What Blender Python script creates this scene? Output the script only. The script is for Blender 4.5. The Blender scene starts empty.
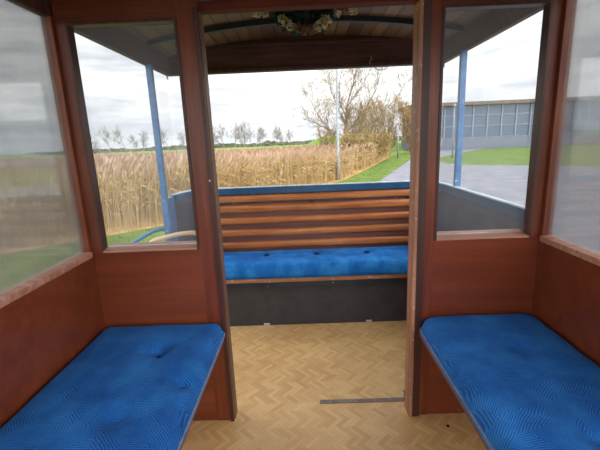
import bpy, bmesh, math, random
from math import sin, cos, pi, radians, sqrt, exp, atan2
from mathutils import Vector, Matrix, noise
random.seed(7)
S = bpy.context.scene
COL = S.collection

# ------------------------------------------------------------------ camera
cam = bpy.data.cameras.new('camera'); cam.sensor_width = 36; cam.sensor_fit = 'HORIZONTAL'
cam.lens = 375/600*36; cam.clip_start = .02; cam.clip_end = 2000
co = bpy.data.objects.new('camera', cam); COL.objects.link(co); S.camera = co
co.matrix_world = (Matrix.Translation((0, 0, 1.35)) @ Matrix.Rotation(radians(1.0), 4, 'Z')
                   @ Matrix.Rotation(pi/2-radians(12.6), 4, 'X') @ Matrix.Rotation(-radians(2.36), 4, 'Z'))

# ------------------------------------------------------------------ exposure
S.view_settings.view_transform = 'Standard'; S.view_settings.look = 'None'
S.view_settings.gamma = 1; S.view_settings.exposure = 0.2; S.view_settings.use_curve_mapping = False

# ------------------------------------------------------------------ node helper
class NT:
    def __init__(s, nt): s.nt = nt; s.n = nt.nodes; s.l = nt.links
    def add(s, t, **k):
        n = s.n.new(t)
        for a, v in k.items(): setattr(n, a, v)
        return n
    def put(s, sock, v):
        if hasattr(v, 'links'): s.l.new(v, sock)
        else: sock.default_value = v
    def m(s, op, a, b=0.0, c=0.0):
        n = s.add('ShaderNodeMath', operation=op); s.put(n.inputs[0], a); s.put(n.inputs[1], b); s.put(n.inputs[2], c)
        return n.outputs[0]
    def mix(s, f, a, b, mode='MIX'):
        n = s.add('ShaderNodeMix', data_type='RGBA', blend_type=mode)
        s.put(n.inputs[0], f); s.put(n.inputs[6], a); s.put(n.inputs[7], b); return n.outputs[2]
    def coord(s, o='Object'): return s.add('ShaderNodeTexCoord').outputs[o]
    def mapping(s, v, sc=(1, 1, 1), rot=(0, 0, 0), loc=(0, 0, 0)):
        n = s.add('ShaderNodeMapping'); s.l.new(v, n.inputs[0])
        n.inputs[1].default_value = loc; n.inputs[2].default_value = rot; n.inputs[3].default_value = sc
        return n.outputs[0]
    def noise(s, v, scale=5, det=3, rough=.5, out='Fac'):
        n = s.add('ShaderNodeTexNoise'); s.l.new(v, n.inputs['Vector'])
        n.inputs['Scale'].default_value = scale; n.inputs['Detail'].default_value = det; n.inputs['Roughness'].default_value = rough
        return n.outputs[out]
    def ramp(s, f, stops):
        n = s.add('ShaderNodeValToRGB'); s.put(n.inputs[0], f); e = n.color_ramp.elements
        while len(e) < len(stops): e.new(.5)
        for i, (p, c) in enumerate(stops):
            e[i].position = p; e[i].color = (c if len(c) == 4 else (*c, 1))
        return n.outputs[0]
    def bump(s, h, st=.3, d=.01):
        n = s.add('ShaderNodeBump'); s.l.new(h, n.inputs['Height']); n.inputs['Strength'].default_value = st
        n.inputs['Distance'].default_value = d; return n.outputs[0]

def C(r, g, b): # sRGB 0-255 -> linear
    f = lambda v: (v/255/12.92 if v/255 <= .04045 else ((v/255+.055)/1.055)**2.4)
    return (f(r), f(g), f(b), 1)

# ------------------------------------------------------------------ world: broken bright overcast
W = bpy.data.worlds.new('sky'); S.world = W; W.use_nodes = True
t = NT(W.node_tree); t.n.clear()
g = t.coord('Generated')
sp = t.add('ShaderNodeSeparateXYZ'); t.l.new(g, sp.inputs[0]); gx, gy, gz = sp.outputs
el = t.mapping(g, (1, 1, 4.0))
n1 = t.noise(el, 4.5, 6, .55); n2 = t.noise(t.mapping(g, (2.2, 2.2, 16), loc=(3, 1, 0)), 3.0, 5, .55)
cloud = t.ramp(t.m('ADD', t.m('MULTIPLY', n1, .6), t.m('MULTIPLY', n2, .4)), [(.38, C(206, 210, 218)), (.47, C(234, 236, 240)), (.54, C(255, 255, 255))])
band = t.ramp(gz, [(.0, (1, 1, 1)), (.06, (1, 1, 1)), (.10, (.3, .3, .3)), (.17, (0, 0, 0))])
low = t.ramp(n2, [(.35, C(196, 203, 214)), (.5, C(214, 219, 226)), (.62, C(243, 244, 246))])
lowb = t.ramp(gz, [(0.0, C(222, 226, 232)), (.055, C(206, 210, 218)), (.068, C(240, 241, 243)), (.1, C(228, 229, 232))])
bandcol = t.mix(.5, low, lowb)
skyc = t.mix(t.m('MULTIPLY', band, .85), cloud, bandcol)
# the sun stands behind thin cloud high behind the carriage: the sky is brighter there
sd = Vector((.35, -.6, .62)).normalized()
vd = t.add('ShaderNodeVectorMath', operation='DOT_PRODUCT'); t.l.new(g, vd.inputs[0]); vd.inputs[1].default_value = sd
glow = t.m('POWER', t.m('MAXIMUM', t.m('MULTIPLY_ADD', vd.outputs['Value'], .5, .5), 0.0), 3.0)
stn = t.m('MULTIPLY_ADD', glow, 3.4, 1.22)
bg = t.add('ShaderNodeBackground'); t.l.new(skyc, bg.inputs[0]); t.l.new(stn, bg.inputs[1])
wo = t.add('ShaderNodeOutputWorld'); t.l.new(bg.outputs[0], wo.inputs[0])

sun = bpy.data.lights.new('sun', 'SUN'); sun.energy = .9; sun.angle = radians(40); sun.color = (1, .96, .9)
so = bpy.data.objects.new('sun', sun); COL.objects.link(so); so.rotation_euler = sd.to_track_quat('Z', 'Y').to_euler()

# ------------------------------------------------------------------ materials
def mat(name, base=(.5, .5, .5, 1), rough=.5, metal=0., spec=.5):
    m = bpy.data.materials.new(name); m.use_nodes = True
    b = m.node_tree.nodes['Principled BSDF']
    b.inputs['Base Color'].default_value = base; b.inputs['Roughness'].default_value = rough
    b.inputs['Metallic'].default_value = metal; b.inputs['Specular IOR Level'].default_value = spec
    return m, NT(m.node_tree), b

def wood(name, a, b_, c_, axis='z', rough=.35, sc=1., bump=.12, spec=.5, wear=None):
    m, t, b = mat(name, rough=rough, spec=spec)
    st = {'x': (1.2, 22, 22), 'y': (22, 1.2, 22), 'z': (22, 22, 1.2)}[axis]
    v = t.mapping(t.coord(), tuple(q*sc for q in st))
    n = t.noise(v, 1.6, 6, .62); k = t.noise(t.coord(), 3.1*sc, 3)
    f = t.m('ADD', t.m('MULTIPLY', n, .7), t.m('MULTIPLY', k, .3))
    col = t.ramp(f, [(.33, a), (.5, b_), (.66, c_)])
    if wear:
        w = t.noise(t.mapping(t.coord(), (14, 14, 14)), 2.0, 5, .7)
        col = t.mix(t.ramp(w, [(.58, (0, 0, 0)), (.7, (1, 1, 1))]), col, wear)
    t.l.new(col, b.inputs['Base Color'])
    t.l.new(t.bump(n, bump, .004), b.inputs['Normal'])
    return m
M = {}
M['mahog'] = wood('red_mahogany', C(88, 38, 22), C(114, 53, 31), C(138, 70, 43), 'z', .33)
M['mahog_x'] = wood('red_mahogany_cross', C(78, 36, 22), C(102, 48, 30), C(124, 62, 40), 'x', .33)
M['panel'] = wood('varnished_ply', C(100, 46, 27), C(120, 57, 33), C(136, 68, 41), 'x', .3, .35)
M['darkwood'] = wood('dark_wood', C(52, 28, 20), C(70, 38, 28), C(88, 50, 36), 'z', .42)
M['worn'] = wood('worn_jamb_wood', C(128, 82, 62), C(158, 108, 84), C(182, 134, 108), 'z', .5, wear=C(196, 168, 150))
M['jambgrey'] = wood('grey_brown_jamb_wood', C(88, 60, 50), C(112, 82, 70), C(132, 102, 90), 'z', .5)
M['sill'] = wood('worn_lit_sill_wood', C(150, 96, 72), C(178, 122, 96), C(206, 158, 132), 'x', .45)  # worn wood; light reflected off the sill is painted into its pale tone
M['slat'] = wood('orange_slat_wood', C(146, 78, 36), C(182, 106, 54), C(206, 136, 76), 'x', .36, wear=C(140, 84, 56))
M['backboard'] = wood('brown_backboard', C(78, 42, 34), C(102, 58, 46), C(118, 70, 58), 'x', .5)
M['seatboard'] = wood('seat_board_wood', C(120, 72, 46), C(160, 104, 66), C(186, 132, 90), 'x', .45, wear=C(208, 180, 150))
M['beam'] = wood('dark_roof_beam', C(66, 40, 36), C(86, 54, 48), C(102, 67, 60), 'x', .65, spec=.2)
M['lintel'] = wood('lintel_mahogany', C(72, 32, 24), C(94, 43, 32), C(112, 54, 40), 'x', .7, spec=.12)
M['bent'] = wood('pale_bent_wood', C(196, 160, 116), C(222, 188, 146), C(236, 208, 172), 'x', .4)
M['plyedge'] = wood('bench_ply', C(88, 48, 34), C(112, 64, 44), C(134, 84, 60), 'y', .5)

# roof planks, boards running fore and aft
m, t, b = mat('roof_planks', rough=.55); M['planks'] = m
sx = t.add('ShaderNodeSeparateXYZ'); t.l.new(t.coord(), sx.inputs[0])
u = t.m('DIVIDE', sx.outputs[0], .085); idx = t.m('FLOOR', u); fr = t.m('FRACT', u)
wn = t.add('ShaderNodeTexWhiteNoise', noise_dimensions='1D'); t.l.new(idx, wn.inputs['W'])
gr = t.noise(t.mapping(t.coord(), (30, 1.5, 30)), 2, 5, .6)
base = t.ramp(t.m('ADD', t.m('MULTIPLY', wn.outputs[0], .5), t.m('MULTIPLY', gr, .5)), [(.2, C(80, 48, 32)), (.5, C(104, 70, 44)), (.8, C(132, 98, 60))])
gv = t.m('GREATER_THAN', t.m('ABSOLUTE', t.m('SUBTRACT', fr, .5)), .455)
t.l.new(t.mix(gv, base, C(44, 28, 22)), b.inputs['Base Color'])
t.l.new(t.bump(t.m('SUBTRACT', 1.0, gv), .8, .004), b.inputs['Normal'])

# herringbone floor covering
m, t, b = mat('herringbone_floor', rough=.34, spec=.45); M['floor'] = m
UW = .021; L = 4
v = t.mapping(t.coord(), (1/UW, 1/UW, 1), rot=(0, 0, pi/4))
sx = t.add('ShaderNodeSeparateXYZ'); t.l.new(v, sx.inputs[0]); X, Y = sx.outputs[0], sx.outputs[1]
i, j = t.m('FLOOR', X), t.m('FLOOR', Y)
k = t.m('FLOORED_MODULO', t.m('SUBTRACT', i, j), 2.0*L)
hz = t.m('LESS_THAN', k, L-.5)
ih = t.m('SUBTRACT', i, k)                      # id of a lying slat: (ih, j)
jv = t.m('ADD', j, t.m('SUBTRACT', k, float(L)))  # id of a standing slat: (i, jv)
ia = t.m('ADD', t.m('MULTIPLY', hz, ih), t.m('MULTIPLY', t.m('SUBTRACT', 1.0, hz), i))
ja = t.m('ADD', t.m('MULTIPLY', hz, j), t.m('MULTIPLY', t.m('SUBTRACT', 1.0, hz), t.m('ADD', jv, 77.0)))
cx = t.add('ShaderNodeCombineXYZ'); t.l.new(ia, cx.inputs[0]); t.l.new(ja, cx.inputs[1]); t.l.new(hz, cx.inputs[2])
wn = t.add('ShaderNodeTexWhiteNoise', noise_dimensions='3D'); t.l.new(cx.outputs[0], wn.inputs['Vector'])
fx, fy = t.m('FRACT', X), t.m('FRACT', Y)
fc = t.m('ADD', t.m('MULTIPLY', hz, fy), t.m('MULTIPLY', t.m('SUBTRACT', 1.0, hz), fx))
edge = t.m('GREATER_THAN', t.m('ABSOLUTE', t.m('SUBTRACT', fc, .5)), .44)
gn = t.noise(t.mapping(t.coord(), (60, 60, 1)), 1.5, 4, .7); big = t.noise(t.coord(), 2.2, 3)
f = t.m('ADD', t.m('ADD', t.m('MULTIPLY', wn.outputs[0], .30), t.m('MULTIPLY', gn, .3)), t.m('MULTIPLY', big, .35))
base = t.ramp(f, [(.2, C(198, 152, 96)), (.42, C(218, 175, 116)), (.62, C(230, 191, 132)), (.85, C(241, 211, 158))])
base = t.mix(t.m('MULTIPLY', edge, .2), base, C(140, 98, 56))
st_ = t.noise(t.coord(), 1.3, 4, .6)
base = t.mix(t.m('MULTIPLY', t.ramp(st_, [(.5, (0, 0, 0)), (.75, (1, 1, 1))]), .45), base, C(196, 160, 132))
t.l.new(base, b.inputs['Base Color'])
t.l.new(t.m('MULTIPLY_ADD', big, .25, .25), b.inputs['Roughness'])
t.l.new(t.bump(gn, .05, .002), b.inputs['Normal'])

def painted(name, a, b_, rough=.4, chip=None, sc=9, metal=0.):
    m, t, b = mat(name, rough=rough, metal=metal)
    n = t.noise(t.coord(), sc, 5, .65)
    col = t.ramp(n, [(.35, a), (.65, b_)])
    if chip:
        w = t.noise(t.mapping(t.coord(), (1, 1, 1), loc=(5, 2, 9)), sc*3, 4, .7)
        col = t.mix(t.ramp(w, [(.64, (0, 0, 0)), (.69, (1, 1, 1))]), col, chip)
    t.l.new(col, b.inputs['Base Color']); t.l.new(t.bump(n, .1, .003), b.inputs['Normal'])
    return m
M['blue'] = painted('blue_paint', C(44, 96, 150), C(66, 122, 176), .38, C(176, 190, 200))
M['deepblue'] = painted('rail_blue_paint', C(16, 66, 104), C(28, 86, 128), .32)
M['railtop'] = painted('pale_rail_top', C(150, 172, 186), C(196, 206, 210), .4)  # top of the rail, paler than the blue bar below
M['navy'] = painted('chipped_navy_paint', C(18, 30, 44), C(30, 46, 62), .45, C(206, 206, 196))
M['darkpanel'] = painted('scuffed_dark_panel', C(44, 48, 60), C(66, 70, 82), .5, C(136, 138, 146), 8)
M['kick'] = painted('charcoal_kick_panel', C(46, 44, 47), C(58, 55, 58), .6)
M['steel'] = painted('dark_steel', C(26, 34, 40), C(38, 46, 54), .45)
M['alu'] = painted('worn_metal', C(128, 120, 110), C(164, 158, 150), .4, metal=.5, sc=30)
M['strip'] = painted('worn_threshold_metal', C(104, 92, 84), C(140, 128, 118), .45, C(84, 72, 62), 24, .3)
M['clip'] = painted('pale_metal', C(184, 182, 176), C(206, 204, 198), .4, metal=.2)
M['white'] = painted('grey_lamp_post', C(112, 120, 128), C(138, 146, 152), .4)
M['black'] = painted('black_hole', C(20, 14, 12), C(30, 22, 18), .9)
M['string'] = painted('pale_wire', C(150, 130, 118), C(170, 150, 138), .6)

def velour(name, a, b_, c_, pattern):
    m, t, b = mat(name, rough=.75, spec=.25); M[name] = m
    b.inputs['Sheen Weight'].default_value = .35; b.inputs['Sheen Roughness'].default_value = .4
    b.inputs['Sheen Tint'].default_value = C(90, 160, 230)
    n = t.noise(t.coord(), 7, 5, .6)
    if pattern:   # woven patches of fine hatching lines at changing angles
        vo = t.add('ShaderNodeTexVoronoi'); t.l.new(t.coord(), vo.inputs['Vector']); vo.inputs['Scale'].default_value = 13
        sc = t.add('ShaderNodeSeparateColor'); t.l.new(vo.outputs['Color'], sc.inputs[0])
        ang = t.m('MULTIPLY', t.m('FLOOR', t.m('MULTIPLY', sc.outputs[0], 4.0)), pi/4)
        sx = t.add('ShaderNodeSeparateXYZ'); t.l.new(t.coord(), sx.inputs[0])
        d = t.m('ADD', t.m('MULTIPLY', sx.outputs[0], t.m('COSINE', ang)), t.m('MULTIPLY', sx.outputs[1], t.m('SINE', ang)))
        h = t.m('SINE', t.m('MULTIPLY', t.m('ADD', d, t.m('MULTIPLY', n, .03)), 860.0))
        f = t.m('ADD', t.m('MULTIPLY_ADD', h, .13, .2), t.m('MULTIPLY', n, .6))
        hb = h
    else:
        f = t.m('ADD', t.m('MULTIPLY', n, .7), t.m('MULTIPLY', t.noise(t.mapping(t.coord(), (1, 3, 1)), 4, 4), .3)); hb = n
    t.l.new(t.ramp(f, [(.3, a), (.5, b_), (.72, c_)]), b.inputs['Base Color'])
    t.l.new(t.bump(hb, .25 if pattern else .4, .002 if pattern else .01), b.inputs['Normal'])
velour('velour_hatched', C(8, 62, 130), C(22, 94, 172), C(54, 134, 206), True)
velour('velour_plain', C(6, 70, 140), C(16, 106, 186), C(60, 154, 224), False)
M['piping'] = painted('tan_piping', C(110, 118, 138), C(146, 148, 158), .7, sc=40)
M['button'] = mat('shaded_blue_button', C(8, 34, 82), .85)[0]  # dark tone puts the shade of the tuft dimples into the buttons

# grimy window glass
m = bpy.data.materials.new('window_glass'); m.use_nodes = True; M['glass'] = m; t = NT(m.node_tree); t.n.clear()
tr = t.add('ShaderNodeBsdfTransparent'); tr.inputs[0].default_value = (.95, .96, .96, 1)
gl = t.add('ShaderNodeBsdfGlossy'); gl.inputs['Roughness'].default_value = .03
df = t.add('ShaderNodeBsdfDiffuse'); df.inputs[0].default_value = (.75, .77, .8, 1)
fr_ = t.add('ShaderNodeFresnel'); fr_.inputs[0].default_value = 1.45
a = t.add('ShaderNodeMixShader'); t.l.new(t.m('MULTIPLY', fr_.outputs[0], .8), a.inputs[0]); t.l.new(tr.outputs[0], a.inputs[1]); t.l.new(gl.outputs[0], a.inputs[2])
dn = t.noise(t.coord(), 6, 6, .7)
bb = t.add('ShaderNodeMixShader'); t.l.new(t.m('MULTIPLY_ADD', dn, .13, .015), bb.inputs[0]); t.l.new(a.outputs[0], bb.inputs[1]); t.l.new(df.outputs[0], bb.inputs[2])
o = t.add('ShaderNodeOutputMaterial'); t.l.new(bb.outputs[0], o.inputs[0])

def varied(name, stops, sc=1., rough=.9, det=5, stretch=(1, 1, 1)):
    m, t, b = mat(name, rough=rough, spec=.15); M[name] = m
    n = t.noise(t.mapping(t.coord(), stretch), sc, det, .65)
    t.l.new(t.ramp(n, stops), b.inputs['Base Color']); return m
varied('meadow', [(.3, C(84, 104, 46)), (.45, C(104, 128, 58)), (.55, C(124, 142, 72)), (.68, C(150, 146, 94))], .12)
varied('verge', [(.3, C(70, 90, 36)), (.5, C(90, 110, 46)), (.7, C(110, 126, 62))], 1.2)
varied('asphalt', [(.3, C(106, 106, 114)), (.5, C(122, 122, 130)), (.7, C(136, 136, 144))], 1.5)
varied('reed_litter', [(.3, C(140, 110, 62)), (.5, C(168, 138, 84)), (.7, C(190, 162, 108))], 3)
varied('reed_straw', [(.3, C(126, 104, 70)), (.5, C(160, 134, 92)), (.7, C(186, 162, 120))], .9)
varied('reed_plume', [(.3, C(148, 120, 100)), (.5, C(176, 148, 124)), (.7, C(196, 170, 146))], .9)
varied('bark', [(.3, C(96, 84, 66)), (.5, C(126, 112, 88)), (.7, C(150, 136, 108))], 4)
varied('hazed_far_bark', [(.3, C(126, 120, 114)), (.7, C(150, 144, 138))], 1)  # distance haze painted in as a pale grey bark
varied('leaf_pale', [(.3, C(170, 140, 84)), (.5, C(196, 168, 110)), (.7, C(218, 190, 140))], 1.5)
varied('bush_tan', [(.3, C(128, 108, 66)), (.5, C(156, 134, 88)), (.7, C(178, 156, 108))], 1.5)
varied('leaf_ochre', [(.3, C(140, 116, 70)), (.5, C(170, 144, 94)), (.7, C(196, 170, 120))], 1.5)
varied('leaf_orange', [(.3, C(146, 108, 60)), (.5, C(174, 132, 76)), (.7, C(196, 156, 98))], 1.5)
varied('leaf_dark', [(.3, C(66, 76, 46)), (.5, C(88, 96, 58)), (.7, C(110, 112, 74))], 1.5)
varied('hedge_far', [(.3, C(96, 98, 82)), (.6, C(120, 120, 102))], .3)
varied('garland_green', [(.3, C(30, 52, 46)), (.5, C(50, 78, 66)), (.7, C(84, 108, 78))], 30)
varied('petal', [(.3, C(168, 160, 118)), (.5, C(204, 196, 152)), (.7, C(226, 220, 184))], 40)
varied('petal_mauve', [(.3, C(120, 88, 76)), (.7, C(158, 124, 104))], 40)
varied('brick_dark', [(.3, C(92, 98, 112)), (.7, C(116, 122, 134))], 2)
varied('roof_edge', [(.3, C(96, 84, 72)), (.7, C(120, 106, 90))], 2)
M['facade_glass'] = mat('facade_glass', C(66, 82, 104), .25, 0, .6)[0]
M['mullion'] = mat('facade_mullion', C(124, 134, 150), .5)[0]

# ------------------------------------------------------------------ mesh helper
class MB:
    def __init__(s): s.v = []; s.f = []; s.mi = []; s.cur = 0
    def quadbox(s, pts):
        n = len(s.v); s.v += pts
        for f in ((0, 3, 2, 1), (4, 5, 6, 7), (0, 1, 5, 4), (1, 2, 6, 5), (2, 3, 7, 6), (3, 0, 4, 7)):
            s.f.append(tuple(n+q for q in f)); s.mi.append(s.cur)
    def box(s, x0, x1, y0, y1, z0, z1, bev=0.):
        if bev <= 0 or min(x1-x0, y1-y0, z1-z0) < 2.2*bev:
            s.quadbox([(x0, y0, z0), (x1, y0, z0), (x1, y1, z0), (x0, y1, z0), (x0, y0, z1), (x1, y0, z1), (x1, y1, z1), (x0, y1, z1)])
            return s
        bm = bmesh.new()
        r = bmesh.ops.create_cube(bm, size=1)
        for v in bm.verts: v.co = ((x0+x1)/2+v.co.x*(x1-x0), (y0+y1)/2+v.co.y*(y1-y0), (z0+z1)/2+v.co.z*(z1-z0))
        bmesh.ops.bevel(bm, geom=bm.edges[:], offset=bev, segments=2, affect='EDGES', profile=.6)
        n = len(s.v); s.v += [tuple(v.co) for v in bm.verts]
        for f in bm.faces: s.f.append(tuple(n+v.index for v in f.verts)); s.mi.append(s.cur)
        bm.free(); return s
    def tube(s, pts, rads, seg=8, cap=True, squash=None):
        pts = [Vector(p) for p in pts]
        if not isinstance(rads, (list, tuple)): rads = [rads]*len(pts)
        n0 = len(s.v); prev = None
        for k, p in enumerate(pts):
            d = (pts[min(k+1, len(pts)-1)]-pts[max(k-1, 0)]).normalized()
            if prev is None:
                a = d.cross(Vector((0, 0, 1)))
                if a.length < .05: a = d.cross(Vector((1, 0, 0)))
                a.normalize()
            else:
                a = (prev-d*prev.dot(d)).normalized()
            b = d.cross(a); prev = a
            for q in range(seg):
                th = 2*pi*q/seg; s.v.append(tuple(p+(a*cos(th)+b*sin(th))*rads[k]))
        for k in range(len(pts)-1):
            for q in range(seg):
                A = n0+k*seg; s.f.append((A+q, A+(q+1) % seg, A+seg+(q+1) % seg, A+seg+q)); s.mi.append(s.cur)
        if cap:
            s.f.append(tuple(n0+q for q in range(seg))[::-1]); s.f.append(tuple(n0+(len(pts)-1)*seg+q for q in range(seg))); s.mi += [s.cur]*2
        return s
    def sweep(s, path, prof, closed=False):
        """profile (list of (offset, z)) swept along a plan path of (x, y, normal)"""
        n0 = len(s.v); k = len(prof)
        for (x, y, nx, ny) in path:
            for (o_, z) in prof: s.v.append((x+nx*o_, y+ny*o_, z))
        for a in range(len(path)-1):
            for q in range(k):
                s.f.append((n0+a*k+q, n0+a*k+(q+1) % k, n0+(a+1)*k+(q+1) % k, n0+(a+1)*k+q)); s.mi.append(s.cur)
        s.f.append(tuple(n0+q for q in range(k))[::-1]); s.f.append(tuple(n0+(len(path)-1)*k+q for q in range(k))); s.mi += [s.cur]*2
        return s
    def build(s, name, mats, parent=None, smooth=False, loc=None):
        me = bpy.data.meshes.new(name)
        off = Vector(loc) if loc else Vector((0, 0, 0))
        vv = [tuple(Vector(p)-off) for p in s.v] if loc else s.v
        me.from_pydata(vv, [], s.f)
        if not isinstance(mats, (list, tuple)): mats = [mats]
        for m_ in mats: me.materials.append(m_)
        if len(mats) > 1: me.polygons.foreach_set('material_index', s.mi)
        if smooth: me.polygons.foreach_set('use_smooth', [True]*len(me.polygons))
        me.update()
        if len(s.f) < 60000:
            bm = bmesh.new(); bm.from_mesh(me)
            if len(s.f) < 20000: bmesh.ops.recalc_face_normals(bm, faces=bm.faces[:])
            bm.to_mesh(me); bm.free()
        ob = bpy.data.objects.new(name, me); COL.objects.link(ob)
        if loc: ob.location = loc
        if parent: ob.parent = parent
        return ob

def tag(o, label=None, cat=None, group=None, kind=None):
    for k_, v_ in (('label', label), ('category', cat), ('group', group), ('kind', kind)):
        if v_: o[k_] = v_
    return o
def thing(name, label, cat, group=None, loc=(0, 0, 0)):
    o = bpy.data.objects.new(name, None); COL.objects.link(o); o.location = loc; o.empty_display_size = .1
    return tag(o, label, cat, group)
def rel(o):  # children are built in world space; undo the parent's offset
    for c in o.children: c.location = Vector(c.location)-o.location

def struct(o, label, cat): return tag(o, label, cat, kind='structure')
XC = .03          # centre line of the carriage
XL, XR = -.97, 1.03
Y1, Y2 = 1.62, 1.67
YB = -1.5         # the saloon goes on a little behind the camera
def zc(x): return 2.10-.10*(x-XC)**2      # underside of the curved roof

# ------------------------------------------------------------------ floor
mb = MB().box(XL-.02, XR+.02, YB, 2.62, -.05, 0)
n = len(mb.v)
out = [(XL-.02, 2.62), (XL+.02, 2.8), (-.82, 2.96), (-.66, 3.0), (.72, 3.0), (.88, 2.96), (XR-.02, 2.8), (XR+.02, 2.62)]
mb.v += [(x, y, -.05) for x, y in out]+[(x, y, 0) for x, y in out]
mb.f.append(tuple(range(n, n+8))); mb.f.append(tuple(range(n+8, n+16)))
for q in range(8): mb.f.append((n+q, n+(q+1) % 8, n+8+(q+1) % 8, n+8+q))
mb.mi += [0]*10
fl = struct(mb.build('floor', M['floor']), 'pale herringbone patterned floor covering of the carriage and its platform', 'floor')
mb = MB().box(XL+.02, XR-.02, YB, 2.9, -.20, -.055)
struct(mb.build('trim_1', M['navy']), 'dark painted underframe beneath the carriage floor', 'underframe')

# ------------------------------------------------------------------ roof
mb = MB(); NX = 24; xs = [-1.03+2.12*q/NX for q in range(NX+1)]; n = 0
for x in xs:
    for (y, dz) in ((YB, 0), (3.03, 0), (3.03, .03), (YB, .03)): mb.v.append((x, y, zc(x)+dz))
for q in range(NX):
    A, B = 4*q, 4*q+4
    for e in range(4): mb.f.append((A+e, A+(e+1) % 4, B+(e+1) % 4, B+e)); mb.mi.append(0)
mb.f += [(0, 1, 2, 3), (4*NX+3, 4*NX+2, 4*NX+1, 4*NX)]; mb.mi += [0, 0]
struct(mb.build('ceiling', M['planks'], smooth=False), 'curved plank ceiling of narrow boards running lengthwise', 'ceiling')
def archpiece(name, y0, y1, x0, x1, zlow, matl, dz=0., N=20):
    mb = MB()
    for q in range(N+1):
        x = x0+(x1-x0)*q/N; zt = zc(x)+dz; zl = zlow if not callable(zlow) else zlow(x)
        for (y, z) in ((y0, zl), (y1, zl), (y1, zt), (y0, zt)): mb.v.append((x, y, z))
    for q in range(N):
        A, B = 4*q, 4*q+4
        for e in range(4): mb.f.append((A+e, A+(e+1) % 4, B+(e+1) % 4, B+e)); mb.mi.append(0)
    mb.f += [(0, 1, 2, 3), (4*N+3, 4*N+2, 4*N+1, 4*N)]; mb.mi += [0, 0]
    return mb.build(name, matl)
fb = struct(archpiece('trim_2', 2.98, 3.02, XL-.03, XR+.03, 1.868, M['beam'], .001), 'dark brown timber fascia beam across the open end of the roof', 'beam')
tb = MB().box(XL+.0, XR, 2.955, 2.981, 2.04, 2.066, .004); tb.build('moulding', M['darkwood'], fb)
tb = MB().box(XL+.0, XR, 2.966, 2.981, 1.868, 1.895, .003); tb.build('lower_bead', M['darkwood'], fb)
for (nm, x0, x1, lab) in (('trim_3', XL-.045, XL-.01, 'left'), ('trim_4', XR+.01, XR+.045, 'right')):
    v = struct(MB().box(x0, x1, YB, 2.98, 1.868, zc(x0 if x0 < 0 else x1)+.015, .003).build(nm, M['beam']), 'dark timber side valance under the %s edge of the roof' % lab, 'valance')
    xx = (x0+x1)/2
    MB().tube([(xx, 2.965, 1.87), (xx, 2.965, 1.845), (xx+.006, 2.965, 1.838)], [.006, .006, .004], 6).build('bolt_end', M['steel'], v)
rib = archpiece('roof_rib', 2.53, 2.56, XL+.02, XR-.02, lambda x: zc(x)-.032, M['steel'], -.001)
tag(rib, 'dark painted steel arch rib bent under the plank ceiling', 'roof rib')

# ------------------------------------------------------------------ bulkhead between saloon and platform
WZ0, WZ1 = .895, 1.845
def bulk(name, x0, x1, wx0, wx1, lab):
    mb = MB()
    mb.box(x0, x1, Y1, Y2, 0, WZ0-.0, .002)
    p = struct(mb.build(name, M['panel']), 'red-brown varnished plywood bulkhead panel on the %s of the doorway' % lab, 'wall')
    top = archpiece('top_rail', Y1, Y2, x0, x1, WZ1, M['mahog_x']); top.parent = p
    if wx0-x0 > .005: MB().box(x0, wx0, Y1, Y2, WZ0, WZ1, .002).build('stile', M['mahog'], p)
    if x1-wx1 > .005: MB().box(wx1, x1, Y1, Y2, WZ0, WZ1, .002).build('stile', M['mahog'], p)
    return p
DL, DR = -.395, .472          # doorway edges
bl = bulk('wall_rear_left', XL, -.482, -.93, -.482, 'left')
br = bulk('wall_rear_right', .563, XR, .563, .99, 'right')
def post(name, x0, x1, face, lab, bw=.02, lin='worn'):
    p = struct(MB().box(x0, x1, Y1-.004, Y2, 0, zc(x0)-.002, .003).build(name, M['mahog']), 'mahogany door post on the %s of the doorway' % lab, 'door post')
    s_ = 1 if face > 0 else -1
    xe = x1 if face > 0 else x0
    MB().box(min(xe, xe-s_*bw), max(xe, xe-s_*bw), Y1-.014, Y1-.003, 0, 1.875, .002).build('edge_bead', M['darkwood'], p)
    MB().box(min(xe-s_*.001, xe+s_*.003), max(xe-s_*.001, xe+s_*.003), Y1+.006, Y2+.012, 0, 1.864).build('jamb_lining', M[lin], p)
    return p
pl = post('trim_5', -.482, DL, 1, 'left', .018, 'jambgrey')
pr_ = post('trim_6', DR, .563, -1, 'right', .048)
MB().box(DR-.002, DR+.014, Y1-.017, Y1+.008, 0, 1.864, .003).build('worn_edge', M['worn'], pr_)
for z in (1.20,): MB().tube([(DL-.012, Y1-.016, z), (DL-.012, Y1-.012, z)], .004, 8).build('screw', M['clip'], pl)
for (x, z) in ((DR+.006, 1.0), (DR+.006, .42)): MB().tube([(x, Y1-.0185, z), (x, Y1-.016, z)], .003, 8).build('screw', M['clip'], pr_)
ln = archpiece('trim_7', Y1-.002, Y2, DL-.002, DR+.002, 1.866, M['lintel'])
struct(ln, 'red-brown lintel over the doorway', 'lintel')
MB().box(DL, DR, Y1-.014, Y1-.003, 1.895, 1.92, .003).build('lintel_bead', M['darkwood'], ln)
for (x, z) in ((.50, .34), (.70, .02)): 
    MB().tube([(x+.02, Y1-.003, z), (x+.02, Y1+.001, z)], .005, 8).build('screw', M['seatboard'], br)
MB().box(-.455, -.445, Y1-.004, Y1, .415, .425).build('screw', M['seatboard'], bl)

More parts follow.
